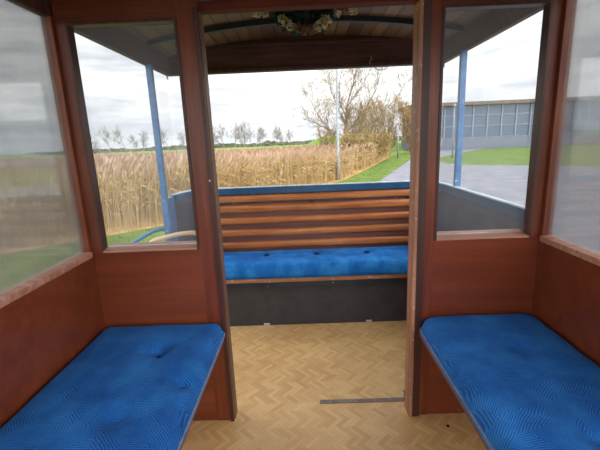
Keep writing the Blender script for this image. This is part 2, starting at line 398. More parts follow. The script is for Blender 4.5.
def window(name, x0, x1, lab):
    w = struct(thing(name, None, None), 'single-pane window in a mahogany frame %s of the doorway' % lab, 'window')
    b = .012
    MB().box(x0, x0+b, Y1-.006, Y2-.01, WZ0, WZ1, .002).build('window_frame', M['darkwood'], w)
    MB().box(x1-b, x1, Y1-.006, Y2-.01, WZ0, WZ1, .002).build('window_frame', M['darkwood'], w)
    MB().box(x0+b, x1-b, Y1-.006, Y2-.01, WZ1-b, WZ1, .002).build('window_frame', M['darkwood'], w)
    s_ = MB(); s_.quadbox([(x0+b, Y1-.01, WZ0), (x1-b, Y1-.01, WZ0), (x1-b, Y2+.02, WZ0), (x0+b, Y2+.02, WZ0), (x0+b, Y1-.01, WZ0+.006), (x1-b, Y1-.01, WZ0+.006), (x1-b, Y2+.02, WZ0+.022), (x0+b, Y2+.02, WZ0+.022)])
    s_.build('window_sill', M['sill'], w)
    MB().box(x0+b, x1-b, Y1+.034, Y1+.038, WZ0+.018, WZ1-b).build('window_pane', M['glass'], w)
window('window_1', -.93, -.482, 'on the left'); window('window_2', .563, .99, 'on the right')

# side walls of the saloon (mostly beyond the photograph's edges)
for (nm, s_, xi, lab, wn_) in (('wall_left', -1, XL, 'left', 'window_3'), ('wall_right', 1, XR, 'right', 'window_4')):
    a, b_ = sorted((xi, xi+s_*.04))
    p = struct(MB().box(a, b_, YB, Y2, 0, .88, .002).build(nm, M['panel']), 'low varnished plywood side wall on the %s of the saloon' % lab, 'wall')
    for y in (YB, -.62, .45, Y2-.07): MB().box(a, b_, y, y+.07, .88, 1.868, .002).build('window_post', M['mahog'], p)
    w = struct(thing(wn_, None, None), 'side window above the %s bench' % lab, 'window')
    a2, b2 = sorted((xi-s_*.012, xi+s_*.04))
    MB().box(a2, b2, -1.43, -.62, .88, .905, .003).build('window_sill', M['sill'], w)
    MB().box(a2, b2, -.55, .45, .88, .905, .003).build('window_sill', M['sill'], w)
    MB().box(a2, b2, .52, Y2-.07, .88, .905, .003).build('window_sill', M['sill'], w)
    xm = xi+s_*.02
    MB().box(xm-.002, xm+.002, .52, Y2-.07, .905, 1.868).build('window_pane', M['glass'], w)

# ------------------------------------------------------------------ cushions
def cushion(x0, x1, y0, y1, z0, z1, tufts, nx, ny, R=.05, r=.03, crease=(), puff=.0, seed=0):
    mb = MB(); top = []; bot = []
    def plan(u, v):
        x = x0+(x1-x0)*u; y = y0+(y1-y0)*v
        cx = min(max(x, x0+R), x1-R); cy = min(max(y, y0+R), y1-R)
        dx, dy = x-cx, y-cy
        if abs(dx) > 1e-9 and abs(dy) > 1e-9:
            l = sqrt(dx*dx+dy*dy); m_ = max(abs(dx), abs(dy)); k_ = m_/l
            x, y = cx+dx*k_, cy+dy*k_; d = R-m_
        else: d = min(x-x0, x1-x, y-y0, y1-y)
        return x, y, d
    def remap(q): # finer rows near the rims
        return q
    for j_ in range(ny+1):
        for i_ in range(nx+1):
            x, y, d = plan(i_/nx, j_/ny)
            z = z1
            if d < r: z -= (r-sqrt(max(r*r-(r-d)**2, 0)))*.8
            dm = min(d, .12); z += puff*(1-((.12-dm)/.12)**2)
            for (tx, ty, dep, wid) in tufts:
                q = ((x-tx)**2+(y-ty)**2)
                z -= dep*(.65*exp(-q/(wid*wid))+.35*exp(-q/(wid*wid*.12)))
            for (ax, ay, bx, by, dep, wid) in crease:
                L_ = Vector((bx-ax, by-ay)); p_ = Vector((x-ax, y-ay)); tt = min(max(p_.dot(L_)/L_.length_squared, 0), 1)
                dd = (p_-L_*tt).length; z -= dep*exp(-(dd/wid)**2)*(1-.5*tt)
            z += .004*noise.noise(Vector((x*7+seed, y*7, 0)))*min(d/.03, 1)
            top.append(len(mb.v)); mb.v.append((x, y, z))
    W_ = nx+1
    for j_ in range(ny):
        for i_ in range(nx):
            a = j_*W_+i_; mb.f.append((a, a+1, a+W_+1, a+W_)); mb.mi.append(0)
    rim = [i_ for i_ in range(nx+1)]+[j_*W_+nx for j_ in range(1, ny+1)]+[ny*W_+i_ for i_ in range(nx-1, -1, -1)]+[j_*W_ for j_ in range(ny-1, 0, -1)]
    nr = len(rim); rings = [rim]
    cxm, cym = (x0+x1)/2, (y0+y1)/2
    zr = z1-r*.8
    for (fz, out_) in ((.33, .006), (.66, .006), (1.0, 0)):
        base = len(mb.v); ring = []
        for q in rim:
            x, y, _ = mb.v[q]
            dx = (x-cxm)/((x1-x0)/2); dy = (y-cym)/((y1-y0)/2)
            ox = out_*(1 if dx > .97 else -1 if dx < -.97 else dx*.7); oy = out_*(1 if dy > .97 else -1 if dy < -.97 else 0)
            ring.append(len(mb.v)); mb.v.append((x+ox, y+oy, zr+(z0-zr)*fz))
        rings.append(ring)
    for A, B in zip(rings, rings[1:]):
        for q in range(nr): mb.f.append((A[q], A[(q+1) % nr], B[(q+1) % nr], B[q])); mb.mi.append(0)
    mb.f.append(tuple(rings[-1])); mb.mi.append(0)
    rimpts = [Vector(mb.v[q]) for q in rim]
    return mb, rimpts
def button(x, y, z, parent, r=.012):
    bm = MB(); n0 = 0; N = 12
    bm.v.append((x, y, z+.004))
    for (rr, dz) in ((.6, .003), (1, -.001), (1, -.006)):
        for q in range(N): bm.v.append((x+r*rr*cos(2*pi*q/N), y+r*rr*sin(2*pi*q/N), z+dz))
    for q in range(N):
        bm.f.append((0, 1+q, 1+(q+1) % N))
        for k_ in range(2): bm.f.append((1+k_*N+q, 1+k_*N+(q+1) % N, 1+(k_+1)*N+(q+1) % N, 1+(k_+1)*N+q))
    bm.f.append(tuple(1+2*N+q for q in range(N))); bm.mi = [0]*len(bm.f)
    bm.build('button', M['button'], parent, True)

def side_cushion(x0, x1, R_, tufts, crease, lab):
    root = thing('bench_cushion', lab, 'cushion', None, ((x0+x1)/2, .65, .46))
    mb, rim = cushion(x0, x1, -.35, Y1-.008, .462, .543, tufts, 56, 150, R_, .045, crease, .012, x0*9)
    mb.build('cover', M['velour_hatched'], root, True)
    for dz, nm in ((-.012, 'piping'),):
        pts = [p+Vector((0, 0, dz)) for p in rim]
        pts = [Vector((p.x+(-.006 if p.x < x0+.02 else .006 if p.x > x1-.02 else 0), p.y, .492)) for p in pts]
        p_ = MB().tube(pts+[pts[0]], .0042, 6, False).build(nm, M['piping'], root, True)
    for (tx, ty, dep, wid) in tufts:
        if dep > .03: button(tx, ty, .543+.012-dep+.008, root, .014)
    rel(root)
tl = [(-.622, 1.37, .052, .045), (-.60, .98, .03, .05), (-.62, .5, .03, .05), (-.62, .05, .03, .05), (-.455, 1.155, .026, .035)]
side_cushion(XL+.006, -.403, .04, tl, [(-.61, 1.34, -.47, 1.17, .010, .02), (-.50, 1.2, -.45, 1.02, .008, .02), (-.62, 1.37, -.9, 1.3, .006, .03), (-.455, 1.155, -.41, 1.12, .012, .02)], 'blue hatched velour cushion with a deep button tuft, on the left bench')
tr_ = [(.78, 1.30, .03, .05), (.76, .85, .03, .05), (.76, .4, .03, .05), (.76, -.05, .03, .05)]
side_cushion(.502, XR-.006, .075, tr_, [], 'blue hatched velour cushion with rounded corner, on the right bench')

def side_bench(x0, x1, xp, lab):
    root = thing('side_bench', lab, 'bench', None, ((x0+x1)/2, .65, 0))
    MB().box(x0, x1, -.36, Y1-.006, .438, .461, .004).build('seat_board', M['plyedge'], root)
    MB().box(xp-.01, xp+.01, -.36, Y1-.006, 0.002, .437, .002).build('front_panel', M['panel'], root)
    rel(root)
side_bench(XL+.005, -.410, -.80, 'brown wooden side bench along the left wall under its blue cushion')
side_bench(.508, XR-.005, .86, 'brown wooden side bench along the right wall under its blue cushion')

# ------------------------------------------------------------------ rear platform bench
BX0, BX1 = -.76, .85
rb = thing('platform_bench', 'slatted wooden bench across the open end platform, dark panel below its seat', 'bench', None, (.05, 2.8, 0))
MB().box(BX0, BX1, 2.56, 2.955, .358, .388, .005).build('seat_board', M['seatboard'], rb)
MB().box(BX0, BX1, 2.575, 2.605, .315, .357, .003).build('front_rail', M['navy'], rb)
kp = MB().box(BX0, BX1, 2.60, 2.615, .002, .314, .002).build('kick_panel', M['kick'], rb)
for x in (-.325, .442):
    h = MB().box(x-.022, x+.022, 2.592, 2.5995, .003, .020, .001)
    h.tube([(x-.022, 2.590, .02), (x+.022, 2.590, .02)], .004, 8); h.build('hinge', M['clip'], kp)
# raked backrest: board behind, five proud slats
def back_y(z): return 2.935+.035*(z-.42)/.5
bk = MB(); bk.quadbox([(BX0, back_y(.39)+.012, .389), (BX1, back_y(.39)+.012, .389), (BX1, back_y(.39)+.026, .389), (BX0, back_y(.39)+.026, .389),
                       (BX0, back_y(.875)+.012, .875), (BX1, back_y(.875)+.012, .875), (BX1, back_y(.875)+.026, .875), (BX0, back_y(.875)+.026, .875)])
bk.build('back_board', M['backboard'], rb)
for (za, zb, o_) in ((.889, .944, .003), (.808, .866, 0), (.712, .765, 0), (.612, .667, 0), (.513, .566, 0)):
    s_ = MB(); N = 8; prof = []
    for q in range(N+1):
        th = -pi/2+pi*q/N; prof.append((back_y((za+zb)/2)+.008-.018*cos(th)**.6 if cos(th) > 1e-6 else back_y((za+zb)/2)+.008, (za+zb)/2+(zb-za)/2*sin(th)))
    prof += [(back_y(zb)+.013, zb), (back_y(za)+.013, za)]
    k_ = len(prof)
    for x in (BX0+.004, BX1-.004): s_.v += [(x, y, z) for y, z in prof]
    for q in range(k_): s_.f.append((q, (q+1) % k_, k_+(q+1) % k_, k_+q))
    s_.f += [tuple(range(k_))[::-1], tuple(range(k_, 2*k_))]; s_.mi = [0]*len(s_.f)
    s_.build('slat', M['slat'], rb)
for x in (BX0+.03, .05, BX1-.03):
    MB().box(x-.018, x+.018, 2.974, 2.986, .80, .95, .002).build('back_support', M['steel'], rb)
rel(rb)
rc = thing('bench_cushion', 'long plain blue velour cushion with three button tufts, on the platform bench', 'cushion', None, (.05, 2.75, .39))
tf = [(-.32, 2.81, .034, .06), (.07, 2.80, .034, .06), (.46, 2.79, .034, .06)]
mb, rim = cushion(BX0+.01, BX1-.01, 2.555, 2.925, .39, .50, tf, 150, 44, .03, .045,
                  [(-.32, 2.8, -.37, 2.6, .004, .02), (.07, 2.79, .12, 2.6, .005, .02), (-.1, 2.62, -.14, 2.85, .004, .03), (.28, 2.62, .25, 2.9, .003, .03)], .008, 3)
mb.build('cover', M['velour_plain'], rc, True)
for (tx, ty, d, w) in tf: button(tx, ty, .50+.008-d+.024, rc, .019)
rel(rc)

# ------------------------------------------------------------------ platform rail and corner posts
def railpath(s0=0):
    pts = []
    N = 10
    x0, y0, x1, y1 = XL+.01, 2.69, -.76, 2.99
    L_ = []
    for q in range(N+1):
        th = pi/2*q/N; L_.append((x1-(x1-x0)*cos(th), y0+(y1-y0)*sin(th)))
    x2, x3 = .86, XR-.01
    R_ = []
    for q in range(N+1):
        th = pi/2*(1-q/N); R_.append((x2+(x3-x2)*cos(th), y0+(y1-y0)*sin(th)))
    mid = [(x1+(x2-x1)*q/6, y1) for q in range(1, 6)]
    P_ = L_+mid+R_+[(x3, 2.5), (x3, 2.2), (x3, 1.9), (x3, 1.69)]
    res = []
    for k_, p in enumerate(P_):
        a = Vector(P_[max(k_-1, 0)]); b_ = Vector(P_[min(k_+1, len(P_)-1)]); d = (b_-a).normalized()
        res.append((p[0], p[1], -d.y, d.x))
    return res
path = railpath()
fen = thing('platform_railing', 'curved blue rail with dark scuffed sheet panel around the open platform end', 'railing', None, (XC, 2.99, 0))
MB().sweep(path, [(-.022, .955), (.012, .955), (.012, 1.004), (-.022, 1.004)]).build('top_rail', M['deepblue'], fen)
MB().sweep(path, [(-.020, 1.0041), (.016, 1.0041), (.013, 1.010), (-.017, 1.010)]).build('rail_cap', M['railtop'], fen)
MB().sweep(path, [(-.004, .002), (.006, .002), (.006, .954), (-.004, .954)]).build('sheet_panel', M['darkpanel'], fen)
rel(fen)
for (x, lab) in ((XL+.0, 'left'), (XR+.004, 'right')):
    p = thing('roof_post', 'blue painted steel post holding up the %s side of the platform roof' % lab, 'post', None, (x, 2.56, 0))
    MB().box(x-.020, x+.020, 2.545, 2.575, 1.0 if x < 0 else 1.011, 1.867, .004).build('upper_post', M['blue'], p)
    if x < 0: MB().box(x-.022, x+.022, 2.54, 2.68, .002, .999, .005).build('lower_post', M['blue'], p)
    rel(p)
# blue grab tube running out from the foot post on the left
gt = MB().tube([(-.99, 2.56, .78), (-1.02, 2.54, .790), (-1.064, 2.5, .781), (-1.131, 2.5, .748), (-1.22, 2.5, .70), (-1.30, 2.48, .62), (-1.32, 2.46, .5), (-1.32, 2.46, .0), (-1.22, 2.46, -.12), (-.97, 2.46, -.12)], .012, 10)
tag(gt.build('grab_rail', M['blue'], None, True), 'bent light blue tube grab rail outside the left corner post', 'grab rail')
# bent pale wooden hoop seen through the left window
hp = []
for (x, y, z) in ((-.965, 2.2, .002), (-.965, 2.2, .55), (-.965, 2.2, .72), (-.945, 2.2, .785), (-.861, 2.2, .811), (-.767, 2.2, .83), (-.68, 2.2, .833), (-.615, 2.2, .81), (-.585, 2.2, .75), (-.58, 2.2, .6), (-.58, 2.2, .002)): hp.append((x, y, z))
cr = []
for a in range(len(hp)-1):
    for q in range(6):
        p0 = Vector(hp[max(a-1, 0)]); p1 = Vector(hp[a]); p2 = Vector(hp[a+1]); p3 = Vector(hp[min(a+2, len(hp)-1)]); u = q/6
        cr.append(.5*((2*p1)+(p2-p0)*u+(2*p0-5*p1+4*p2-p3)*u*u+(-p0+3*p1-3*p2+p3)*u**3))
cr.append(Vector(hp[-1]))
tag(MB().tube(cr, .0145, 10).build('bentwood_hoop', M['bent'], None, True), 'pale bentwood hoop rail on the platform behind the left window', 'hoop rail')

# ------------------------------------------------------------------ small things
tag(MB().box(.037, .498, 1.716, 1.744, .0005, .004, .001).build('threshold_strip', M['strip']), 'worn grey metal strip screwed to the floor across the doorway', 'strip')
XB = .497; dbm = MB().box(XB-.012, XB-.003, 1.752, 1.764, .001, .022, .002); dbm.tube([(XB-.010, 1.758, .002), (XB-.010, 1.758, .04)], .003, 8); dbm.tube([(XB-.020, 1.758, .03), (XB-.003, 1.758, .03)], .0025, 6)
tag(dbm.build('floor_bolt', M['alu']), 'small dark bolt at the foot of the right door jamb', 'bolt')
tag(MB().tube([(.637, 1.538, .0003), (.637, 1.538, .0025)], [.008, .007], 14).build('floor_hole', M['black']), 'small black plug in the floor before the right panel', 'hole')  # flat black disc standing in for the dark inside of a hole
# wire curl hanging from the beam
w = []
for q in range(26):
    th = -2.3+3.6*q/25; w.append((.60+.045*cos(th), 2.975, 1.866+.026*sin(th)))
w = [(.52, 2.962, 1.94), (.525, 2.962, 1.915), (.51, 2.965, 1.90), (.525, 2.97, 1.87)]+w
tag(MB().tube(w, .003, 5).build('hanging_wire', M['string'], None, True), 'thin curled wire hanging from the dark roof beam', 'wire')

# garland of dark foliage and cream blooms under the ceiling
gd = thing('flower_garland', 'dark leafy garland with cream and mauve blooms hung under the ceiling', 'garland', None, (.03, 2.18, 2.0))
rnd = random.Random(3)
fo = MB()
def leaf(mb, p, d, up, L_, Wd):
    d = d.normalized(); s_ = d.cross(up)
    if s_.length < .01: s_ = Vector((1, 0, 0))
    s_.normalize(); nrm = s_.cross(d)
    n = len(mb.v)
    for (a, b_, c_) in ((0, 0, 0), (.35, .5, .08), (.35, -.5, .08), (.72, .36, .05), (.72, -.36, .05), (1, 0, -.1)):
        mb.v.append(tuple(p+d*a*L_+s_*b_*Wd+nrm*c_*L_))
    for f_ in ((n, n+1, n+2), (n+1, n+3, n+4, n+2), (n+3, n+5, n+4)): mb.f.append(f_); mb.mi.append(mb.cur)
for q in range(1900):
    u = rnd.gauss(0, .5)
    u = max(-1, min(1, u)); x = .035+u*.27
    th = .150*max(0, 1-abs(u/.75)**2.2)+.025
    z = zc(x)-.004-rnd.random()**.8*th; y = 2.19+rnd.uniform(-.05, .05)
    d = Vector((rnd.gauss(0, 1)+u, rnd.gauss(0, 1), rnd.gauss(-.5, .6)))
    if z+d.normalized().z*.04 > zc(x)-.003: d.z = -abs(d.z)
    leaf(fo, Vector((x, y, z)), d, Vector((rnd.random(), rnd.random(), 1)), rnd.uniform(.02, .042), rnd.uniform(.010, .02))
for k_ in range(14):
    x = .03+rnd.uniform(-.22, .22); fo.tube([(.03, 2.19, 2.05), ((x+.03)/2, 2.19, 2.03), (x, 2.18, 2.01)], .003, 5)
tag(fo.build('foliage', M['garland_green'], gd), kind='stuff')
def bloom(x, y, z, r, m_, n_):
    b_ = MB()
    for q in range(n_):
        v_ = Vector((rnd.gauss(0, 1), rnd.gauss(0, 1), rnd.gauss(0, 1))).normalized(); p = Vector((x, y, z))+v_*r*rnd.uniform(.55, 1)
        for a in range(4):
            d = Vector((rnd.gauss(0, 1), rnd.gauss(0, 1), rnd.gauss(0, 1)))+v_*.6
            leaf(b_, p, d, v_, r*.38, r*.3)
    b_.build('bloom', m_, gd)
for (u, v_, r, m_) in ((-.215, 2.01, .022, 'petal'), (-.175, 2.005, .018, 'petal'), (-.085, 1.972, .018, 'petal'), (-.065, 1.955, .02, 'petal'), (-.045, 1.935, .018, 'petal'), (.095, 1.92, .018, 'petal'), (.115, 1.935, .024, 'petal'), (.14, 1.955, .024, 'petal'),
                       (-.01, 1.925, .02, 'petal_mauve'), (.03, 1.918, .022, 'petal_mauve'), (.06, 1.915, .02, 'petal_mauve'), (.20, 1.99, .018, 'petal'), (.24, 2.005, .02, 'petal_mauve'), (.285, 2.0, .02, 'petal')):
    bloom(u, 2.13, v_, r*1.25, M[m_], 44)
rel(gd)

# ------------------------------------------------------------------ outside: ground
G = -.65
def poly(name, pts, z, m_, label, cat, thick=.02):
    n = len(pts); mb = MB(); mb.v = [(x, y, z-thick) for x, y in pts]+[(x, y, z) for x, y in pts]
    mb.f = [tuple(range(n))[::-1], tuple(range(n, 2*n))]+[(q, (q+1) % n, n+(q+1) % n, n+q) for q in range(n)]
    mb.mi = [0]*len(mb.f)
    return struct(mb.build(name, m_), label, cat)
poly('ground', [(-500, -60), (500, -60), (500, 900), (-500, 900)], G, M['meadow'], 'flat green and yellowish meadow running to the horizon', 'meadow', .3)
roadL = [(-9, -30), (-4.5, -8), (-1.5, 3), (1.2, 11), (3.7, 18.2), (6.6, 26), (9.9, 35), (13.5, 44), (20, 56), (30, 68)]
roadR = [(36, 66), (25, 52.5), (17.2, 42.5), (12.4, 35), (10.7, 30.5), (10.2, 27.2), (11.2, 24.8), (16, 21), (16, 12), (11, 3), (5, -8), (-2, -30)]
poly('road', roadL+roadR, G+.02, M['asphalt'], 'narrow grey asphalt road curving away to the right', 'road')
edgeR = [(-16, 0.5), (-8, 5.5), (-3.9, 9.2), (-.8, 13.5), (2.0, 18.9), (4.5, 26), (7.4, 35), (9.6, 42)]
verge = [(-14, -30)]+edgeR+[(16, 56), (27, 70), (30.4, 68.4)]+[(x-.0, y) for x, y in roadL[::-1][1:]]
poly('verge', verge, G+.012, M['verge'], 'mown bright green grass verge between reeds and road', 'grass verge')
poly('verge', [(x, y) for x, y in roadR[::-1][1:-1]]+[(60, 60), (60, 5), (20, -20)], G+.010, M['verge'], 'grass on the far right side of the road', 'grass verge')
poly('reed_bed', edgeR+[(6, 46), (-10, 42), (-60, 44), (-60, 4)], G+.016, M['reed_litter'], 'straw coloured ground of the reed bed', 'reed bed')
mnd = MB(); N = 30
for j_ in range(13):
    for i_ in range(N+1):
        x = -6+26*i_/N; y = 56+14*j_/12
        mnd.v.append((x, y, G-.05+2.75*exp(-((x-4.0)/4.2)**2-((y-63)/4)**2)+1.5*exp(-((x-13)/5)**2-((y-63)/4)**2)))
for j_ in range(12):
    for i_ in range(N): a = j_*(N+1)+i_; mnd.f.append((a, a+1, a+N+2, a+N+1)); mnd.mi.append(0)
struct(mnd.build('mound', M['meadow'], None, True), 'low grassy bank beyond the reeds', 'bank')

# reeds: nobody could count them
def inside_reed(x, y):
    # right limit by interpolation of the edge line
    for (a, b_) in zip(edgeR, edgeR[1:]):
        if a[1] <= y <= b_[1]:
            return x < a[0]+(b_[0]-a[0])*(y-a[1])/(b_[1]-a[1])-.1
    return False
rnd = random.Random(11)
rd = MB(); cnt = 0
def reed(mb, x, y, h):
    a = rnd.uniform(0, 2*pi); lean = rnd.uniform(.02, .22)*h; la = rnd.gauss(.3, .9)
    base = Vector((x, y, G+.01)); tip = base+Vector((cos(la)*lean, sin(la)*lean*.5, h)); mid = (base+tip)/2-Vector((cos(la), 0, 0))*lean*.15
    w = .007+.0009*max(y-8, 0)*.5
    s_ = Vector((cos(a*.3), sin(a*.3), 0))*w
    n = len(mb.v); mb.cur = 0
    for p, k_ in ((base, 1), (mid, .9), (tip, .5)): mb.v += [tuple(p-s_*k_), tuple(p+s_*k_)]
    mb.f += [(n, n+1, n+3, n+2), (n+2, n+3, n+5, n+4)]; mb.mi += [0, 0]
    for q in range(3): # long leaves
        f_ = rnd.uniform(.25, .85); p = base+(tip-base)*f_; th = rnd.uniform(0, 2*pi); d = Vector((cos(th), sin(th)*.6, 0))
        l = rnd.uniform(.25, .5); n = len(mb.v)
        q1 = p+d*l*.5+Vector((0, 0, l*.35)); q2 = p+d*l+Vector((0, 0, l*.1)); sd_ = Vector((-d.y, d.x, .6))*w*1.2
        mb.v += [tuple(p), tuple(q1-sd_), tuple(q1+sd_), tuple(q2)]
        mb.f += [(n, n+1, n+2), (n+1, n+3, n+2)]; mb.mi += [0, 0]
    if rnd.random() < .8: # feathery head
        mb.cur = 1; n = len(mb.v); d = Vector((cos(la)*.10, 0, .16))*rnd.uniform(.8, 1.6); s2 = Vector((cos(a*.3), sin(a*.3), 0))*w*2.6
        mb.v += [tuple(tip-d*.2), tuple(tip+d*.4-s2), tuple(tip+d*.4+s2), tuple(tip+d)]
        mb.f += [(n, n+1, n+2), (n+1, n+3, n+2)]; mb.mi += [1, 1]
tries = 0
while cnt < 32000 and tries < 300000:
    tries += 1
    y = 4+38*rnd.random()**1.15; x = rnd.uniform(-1.15*y-2, .35*y+1)
    if not inside_reed(x, y): continue
    patch = noise.noise(Vector((x*.18, y*.18, 0)))
    if rnd.random() > .75+patch: continue
    h = (1.42 if y < 18 else 1.24)+.2*patch+rnd.gauss(0, .08)-(abs(rnd.gauss(0, .3)) if rnd.random() < .55 else 0)
    if x > -2 and y > 22: h += .15*max(0, min(1, (x+2)/6))
    if y < 8: h *= .8
    reed(rd, x, y, h); cnt += 1
ro = rd.build('reeds', [M['reed_straw'], M['reed_plume']]); tag(ro, 'dense straw coloured reeds with pinkish feathery heads beside the road', 'reeds', kind='stuff')
# grass blades on the near verge
gb = MB()
for q in range(9000):
    y = 3+24*rnd.random()**1.2; x = rnd.uniform(-1.0*y-3, .32*y+.5)
    if inside_reed(x, y): continue
    ok = False
    for (a, b_) in zip(roadL, roadL[1:]):
        if a[1] <= y <= b_[1]: ok = x < a[0]+(b_[0]-a[0])*(y-a[1])/(b_[1]-a[1])-.05
    if not ok: continue
    th = rnd.uniform(0, pi); h = rnd.uniform(.04, .12); s_ = Vector((cos(th), sin(th), 0))*.012; p = Vector((x, y, G+.012)); n = len(gb.v)
    gb.v += [tuple(p-s_), tuple(p+s_), tuple(p+Vector((rnd.gauss(0, .03), rnd.gauss(0, .03), h)))]; gb.f.append((n, n+1, n+2)); gb.mi.append(0)
tag(gb.build('grass', M['verge']), 'short bright green grass blades on the verge', 'grass', kind='stuff')

# ------------------------------------------------------------------ trees
def tree_mesh(seed, H, spread, levels, split, leafn, leafs, r0, minr=.006, trunkf=.28, up=.25, wob=.18):
    rnd = random.Random(seed); wd = MB(); lf = MB()
    def grow(p, d, L_, r, lev):
        pts = [p]; rs = [r]; k_ = 4; q = p; dd = d
        for s_ in range(k_):
            dd = (dd+Vector((rnd.gauss(0, wob), rnd.gauss(0, wob), rnd.gauss(up*.3, wob*.6)))).normalized()
            q = q+dd*L_/k_; pts.append(q); rs.append(max(minr, r*(1-.55*(s_+1)/k_)))
        wd.tube(pts, rs, 6 if lev < 2 else 3, False)
        if lev >= levels-2:
            for z in range(leafn):
                p_ = pts[rnd.randrange(1, k_+1)]+Vector((rnd.gauss(0, .12), rnd.gauss(0, .12), rnd.gauss(0, .12)))*H*.05*leafs/.06
                leaf(lf, p_, Vector((rnd.gauss(0, 1), rnd.gauss(0, 1), rnd.gauss(0, 1))), Vector((rnd.gauss(0, 1), rnd.gauss(0, 1), 1)), leafs*rnd.uniform(.7, 1.4), leafs*.7)
        if lev >= levels: return
        for b_ in range(split+(1 if rnd.random() < .5 else 0)):
            k2 = rnd.randrange(1 if lev else 2, k_+1); az = rnd.uniform(0, 2*pi); til = rnd.uniform(.35, .95)*spread
            base = dd; s_ = base.cross(Vector((cos(az), sin(az), .3))).normalized()
            nd = (base*cos(til)+s_*sin(til)+Vector((0, 0, up*.4))).normalized()
            grow(pts[k2], nd, L_*rnd.uniform(.62, .85), rs[k2]*.62, lev+1)
        grow(pts[-1], (dd+Vector((rnd.gauss(0, .2), rnd.gauss(0, .2), .1))).normalized(), L_*.78, rs[-1], lev+1)
    grow(Vector((0, 0, 0)), Vector((0, 0, 1)), H*trunkf, r0, 0)
    return wd, lf
def place_tree(wl, name, lab, cat, loc, mb_, ml_, group=None, rz=0, sc=(1, 1, 1)):
    wd, lf = wl
    r = thing(name, lab, cat, group, loc); r.rotation_euler.z = rz; r.scale = sc
    wd.build('branches', mb_, r, True)
    if lf.f: tag(lf.build('leaves', ml_, r), kind='stuff')
    return r
def copy_tree(r, loc, rz, sc, lab=None):
    c = r.copy(); COL.objects.link(c); c.location = loc; c.rotation_euler = (0, 0, rz); c.scale = sc
    if lab: c['label'] = lab
    for ch in list(r.children):
        d = ch.copy(); COL.objects.link(d); d.parent = c
    return c
def limb_tree(seed, limbs, twig, levels, split, leafn, leafs, minr, lowz=2.1):
    """main limbs laid out as polylines (x, y, z, radius); finer branches grow from them"""
    rnd = random.Random(seed); wd = MB(); lf = MB()
    def grow(p, d, L_, r, lev):
        pts = [p]; rs = [r]; q = p; dd = d
        for s_ in range(4):
            dd = (dd+Vector((rnd.gauss(0, .16), rnd.gauss(0, .16), rnd.gauss(.07, .12)))).normalized()
            q = q+dd*L_/4; pts.append(q); rs.append(max(minr, r*(1-.6*(s_+1)/4)))
        wd.tube(pts, rs, 3, False)
        if lev >= levels-1:
            for z in range(leafn):
                leaf(lf, pts[rnd.randrange(1, 5)]+Vector((rnd.gauss(0, .08), rnd.gauss(0, .08), rnd.gauss(0, .08))), Vector((rnd.gauss(0, 1), rnd.gauss(0, 1), rnd.gauss(0, 1))), Vector((rnd.gauss(0, 1), rnd.gauss(0, 1), 1)), leafs*rnd.uniform(.7, 1.4), leafs*.7)
        if lev >= levels: return
        for b_ in range(split):
            az = rnd.uniform(0, 2*pi); s_ = dd.cross(Vector((cos(az), sin(az), .3))).normalized(); til = rnd.uniform(.4, .95)
            k2 = rnd.randrange(1, 5); grow(pts[k2], (dd*cos(til)+s_*sin(til)+Vector((0, 0, .1))).normalized(), L_*rnd.uniform(.55, .8), rs[k2]*.7, lev+1)
    for L in limbs:
        P_ = [Vector(q[:3]) for q in L]; Rr = [q[3]*.72 for q in L]; sm = []; sr = []
        for a in range(len(P_)-1):
            for q in range(4):
                u = q/4; sm.append(P_[a].lerp(P_[a+1], u)+Vector((rnd.gauss(0, .02), rnd.gauss(0, .02), 0))*(a+q > 0)); sr.append(Rr[a]+(Rr[a+1]-Rr[a])*u)
        sm.append(P_[-1]); sr.append(Rr[-1]); wd.tube(sm, sr, 7, False)
        tot = len(sm)
        for k_ in range(2, tot):
            if sm[k_].z < lowz: continue
            d0 = (sm[k_]-sm[k_-1]).normalized()
            for b_ in range(2 if k_ < tot-1 else 3):
                az = rnd.uniform(0, 2*pi); s_ = d0.cross(Vector((cos(az), sin(az), .2))).normalized(); til = rnd.uniform(.4, 1.15)
                grow(sm[k_], (d0*cos(til)+s_*sin(til)+Vector((0, 0, .12))).normalized(), twig*rnd.uniform(.6, 1.2)*(1.15-.5*k_/tot), sr[k_]*.55, 1)
    return wd, lf
Lm = [[(0, 0, -.02, .17), (.05, 0, 1.6, .14), (.1, 0, 3.0, .12), (.25, .1, 4.4, .075), (.7, .1, 6.0, .06), (1.1, .2, 7.4, .035), (1.45, .2, 8.9, .016)],
      [(.1, 0, 2.5, .09), (.9, .3, 3.2, .075), (1.7, .5, 4.2, .055), (2.5, .6, 5.5, .035), (3.0, .7, 7.0, .015)],
      [(.1, 0, 2.0, .07), (1.3, -.5, 2.7, .055), (2.6, -.8, 3.5, .04), (3.9, -.9, 5.0, .025), (4.4, -1, 5.9, .012)],
      [(.05, 0, 1.7, .07), (-.9, -.2, 2.4, .055), (-1.7, -.3, 3.4, .04), (-2.3, -.3, 4.5, .025), (-2.7, -.3, 5.4, .012)],
      [(.1, 0, 3.0, .07), (-.3, .6, 4.2, .05), (-.8, .9, 5.5, .035), (-1.2, 1.0, 6.9, .015)],
      [(.15, .0, 3.6, .06), (-.4, -.8, 4.8, .045), (-.4, -1.4, 6.2, .03), (-.1, -1.6, 7.4, .014)],
      [(.25, .1, 4.4, .06), (.9, -.7, 5.2, .04), (1.6, -1.1, 6.4, .025), (2.1, -1.3, 7.6, .012)],
      [(.05, 0, 2.2, .06), (-.8, .9, 2.7, .045), (-1.9, 1.5, 3.2, .03), (-2.9, 1.8, 4.0, .012)]]
lt = limb_tree(4, Lm, 1.25, 3, 3, 2, .05, .007)
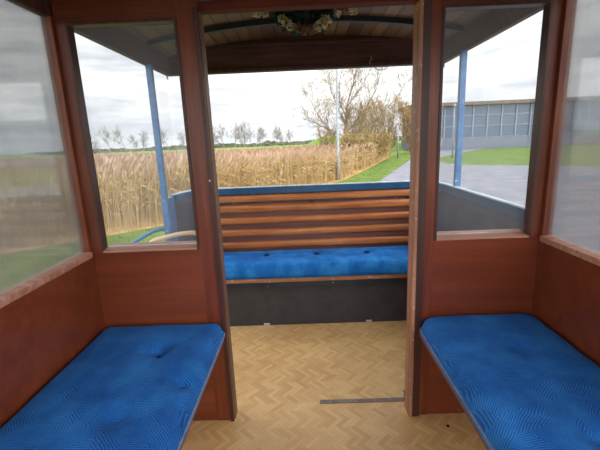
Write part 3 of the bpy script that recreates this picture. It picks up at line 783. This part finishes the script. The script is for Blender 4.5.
place_tree(lt, 'bare_tree', 'nearly bare spreading tree with sparse pale leaves beside the lamp post', 'tree', (3.15, 29.5, G), M['bark'], M['leaf_pale'])
# ochre thicket behind
def bush_limbs(seed, H, W_, n):
    r_ = random.Random(seed); out_ = []
    for k_ in range(n):
        a = 2*pi*k_/n+r_.uniform(-.3, .3); w_ = W_*r_.uniform(.4, 1); h = H*r_.uniform(.7, 1)
        out_.append([(0, 0, -.02, .07), (cos(a)*w_*.35, sin(a)*w_*.35, h*.35, .05), (cos(a)*w_*.75, sin(a)*w_*.75, h*.72, .03), (cos(a)*w_, sin(a)*w_, h, .012)])
    return out_
sh = limb_tree(21, bush_limbs(21, 4.9, 2.1, 8), 1.2, 2, 4, 3, .085, .010, .5)
s0 = place_tree(sh, 'autumn_shrub', 'ochre twiggy shrub low behind the bare tree, left of the thicket', 'shrub', (5.2, 38, G), M['bark'], M['leaf_ochre'])
sh2 = limb_tree(33, bush_limbs(33, 5.4, 2.0, 9), 1.2, 2, 4, 5, .10, .010, .5)
s1 = place_tree(sh2, 'autumn_shrub', 'orange-brown leafy tree beside the far pole at the edge of the doorway', 'tree', (12.6, 45, G), M['bark'], M['leaf_orange'], None, .4, (1, 1, 1))
copy_tree(s0, (7.4, 42, G), 2.0, (1.1, 1.1, 1.1), 'ochre shrub in the middle of the thicket behind the bare tree')
copy_tree(s0, (9.9, 44, G), 4.1, (1.1, 1.1, 1.2), 'tall ochre shrub at the right of the thicket near the far pole')
copy_tree(s0, (2.6, 41, G), 5.2, (.8, .8, .62), 'low ochre shrub directly behind the bare tree trunk')
bs = limb_tree(44, bush_limbs(44, 2.0, 1.1, 8), .7, 2, 4, 8, .08, .007, .3)
b0 = place_tree(bs, 'reed_bank_bush', 'tan bush at the right edge of the reeds by the verge', 'bush', (3.8, 27.5, G), M['bark'], M['bush_tan'])
copy_tree(b0, (5.2, 31, G), 1.4, (1.1, 1.1, 1.0), 'tan bush farther along the reed edge')
copy_tree(b0, (6.6, 35.0, G), 2.9, (1.2, 1.2, 1.05), 'farthest tan bush along the reed edge')

# far treeline
wl1 = tree_mesh(61, 16, .95, 4, 3, 0, .1, .2, .028, .24, .12, .16)
wl2 = tree_mesh(64, 14.5, 1.0, 4, 3, 0, .1, .2, .028, .24, .12, .18)
t1 = place_tree(wl1, 'distant_tree', 'bare tree in the distant row on the horizon', 'tree', (-72, 205, G), M['hazed_far_bark'], None, 'bare trees on the horizon')
t2 = place_tree(wl2, 'distant_tree', 'bare tree in the distant row on the horizon', 'tree', (-64, 205, G), M['hazed_far_bark'], None, 'bare trees on the horizon')
rnd = random.Random(5)
px = [-112, -105, -99, -92, -86, -80, -57, -54, -51, -46, -43, -40, -35.5, -32, -29.5, -24, -21.5, -18, -14, -10.5, -7]
for k_, x in enumerate(px):
    s_ = rnd.uniform(1.0, 1.3)*(1.0 if x < -16 else .8)
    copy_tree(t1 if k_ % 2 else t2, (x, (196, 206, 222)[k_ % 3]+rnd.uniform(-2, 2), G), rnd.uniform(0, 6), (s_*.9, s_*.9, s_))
hb = MB()
hrnd = random.Random(9)
for q in range(260):
    x = -150+260*q/260; h = 1.6+1.2*noise.noise(Vector((x*.08, 3, 0)))+hrnd.uniform(-.4, .4)
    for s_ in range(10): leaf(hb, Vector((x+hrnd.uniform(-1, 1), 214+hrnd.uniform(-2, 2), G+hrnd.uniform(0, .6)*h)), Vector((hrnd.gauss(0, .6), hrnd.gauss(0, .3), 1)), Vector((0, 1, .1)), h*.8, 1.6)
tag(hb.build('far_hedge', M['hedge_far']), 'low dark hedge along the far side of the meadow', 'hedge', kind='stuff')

# ------------------------------------------------------------------ lamp posts
lp = thing('lamp_post', 'tall grey lamp post standing at the reed edge left of the tree', 'lamp post', None, (1.70, 18.9, G))
MB().tube([(1.7, 18.9, G), (1.7, 18.9, G+1.0), (1.7, 18.9, G+1.02), (1.7, 18.9, G+6.2)], [.095, .09, .07, .045], 16).build('pole', M['white'], lp, True)
MB().box(1.55, 1.85, 18.6, 19.4, G+6.2, G+6.3, .03).build('lamp_head', M['white'], lp)
rel(lp)
lp = thing('lamp_post', 'short pale pole on the verge in front of the orange tree', 'lamp post', None, (9.0, 36.6, G))
MB().tube([(9.0, 36.6, G), (9.0, 36.6, G+3.1)], [.07, .05], 12).build('pole', M['white'], lp, True)
cap = MB().tube([(9.0, 36.6, G+3.1), (9.0, 36.6, G+3.13), (9, 36.6, G+3.26), (9, 36.6, G+3.3)], [.05, .10, .10, .04], 12); cap.build('lamp_head', M['white'], lp, True)
rel(lp)
for (x, y, lab) in ((13.0, 33.5, 'pale slender pole before the building, seen through the right window'), (13.6, 33.7, 'second pale slender pole before the building, nearer the blue post')):
    lp = thing('lamp_post', lab, 'lamp post', None, (x, y, G))
    MB().tube([(x, y, G), (x, y, G+4.3)], [.06, .045], 10).build('pole', M['white'], lp, True)
    MB().tube([(x, y, G+4.3), (x, y, G+4.34), (x, y, G+4.5), (x, y, G+4.55)], [.05, .13, .13, .04], 10).build('lamp_head', M['white'], lp, True)
    rel(lp)

# ------------------------------------------------------------------ long building on the right
bd = thing('long_building', 'long low blue-grey building with flat brown roof edge beyond the road', 'building', None, (30, 56, G))
Yb = 52.0; xa, xb = 15.0, 62.
MB().box(xa, xb, Yb, Yb+7, G, G+1.6, .05).build('plinth_wall', M['brick_dark'], bd)
MB().box(xa+.1, xb-.1, Yb+.25, Yb+6.8, G+1.6, G+5.7).build('glazed_facade', M['facade_glass'], bd)
mu = MB(); 
for k_ in range(26): x = xa+.1+k_*1.9; mu.box(x, x+.16, Yb+.1, Yb+.25, G+1.6, G+5.7)
for z in (3.0, 4.4): mu.box(xa+.1, xb-.1, Yb+.12, Yb+.25, G+z, G+z+.09)
mu.build('mullions', M['mullion'], bd)
MB().box(xa-.5, xb+.4, Yb-.6, Yb+7.4, G+5.7, G+6.15, .05).build('roof', M['roof_edge'], bd)
rel(bd)
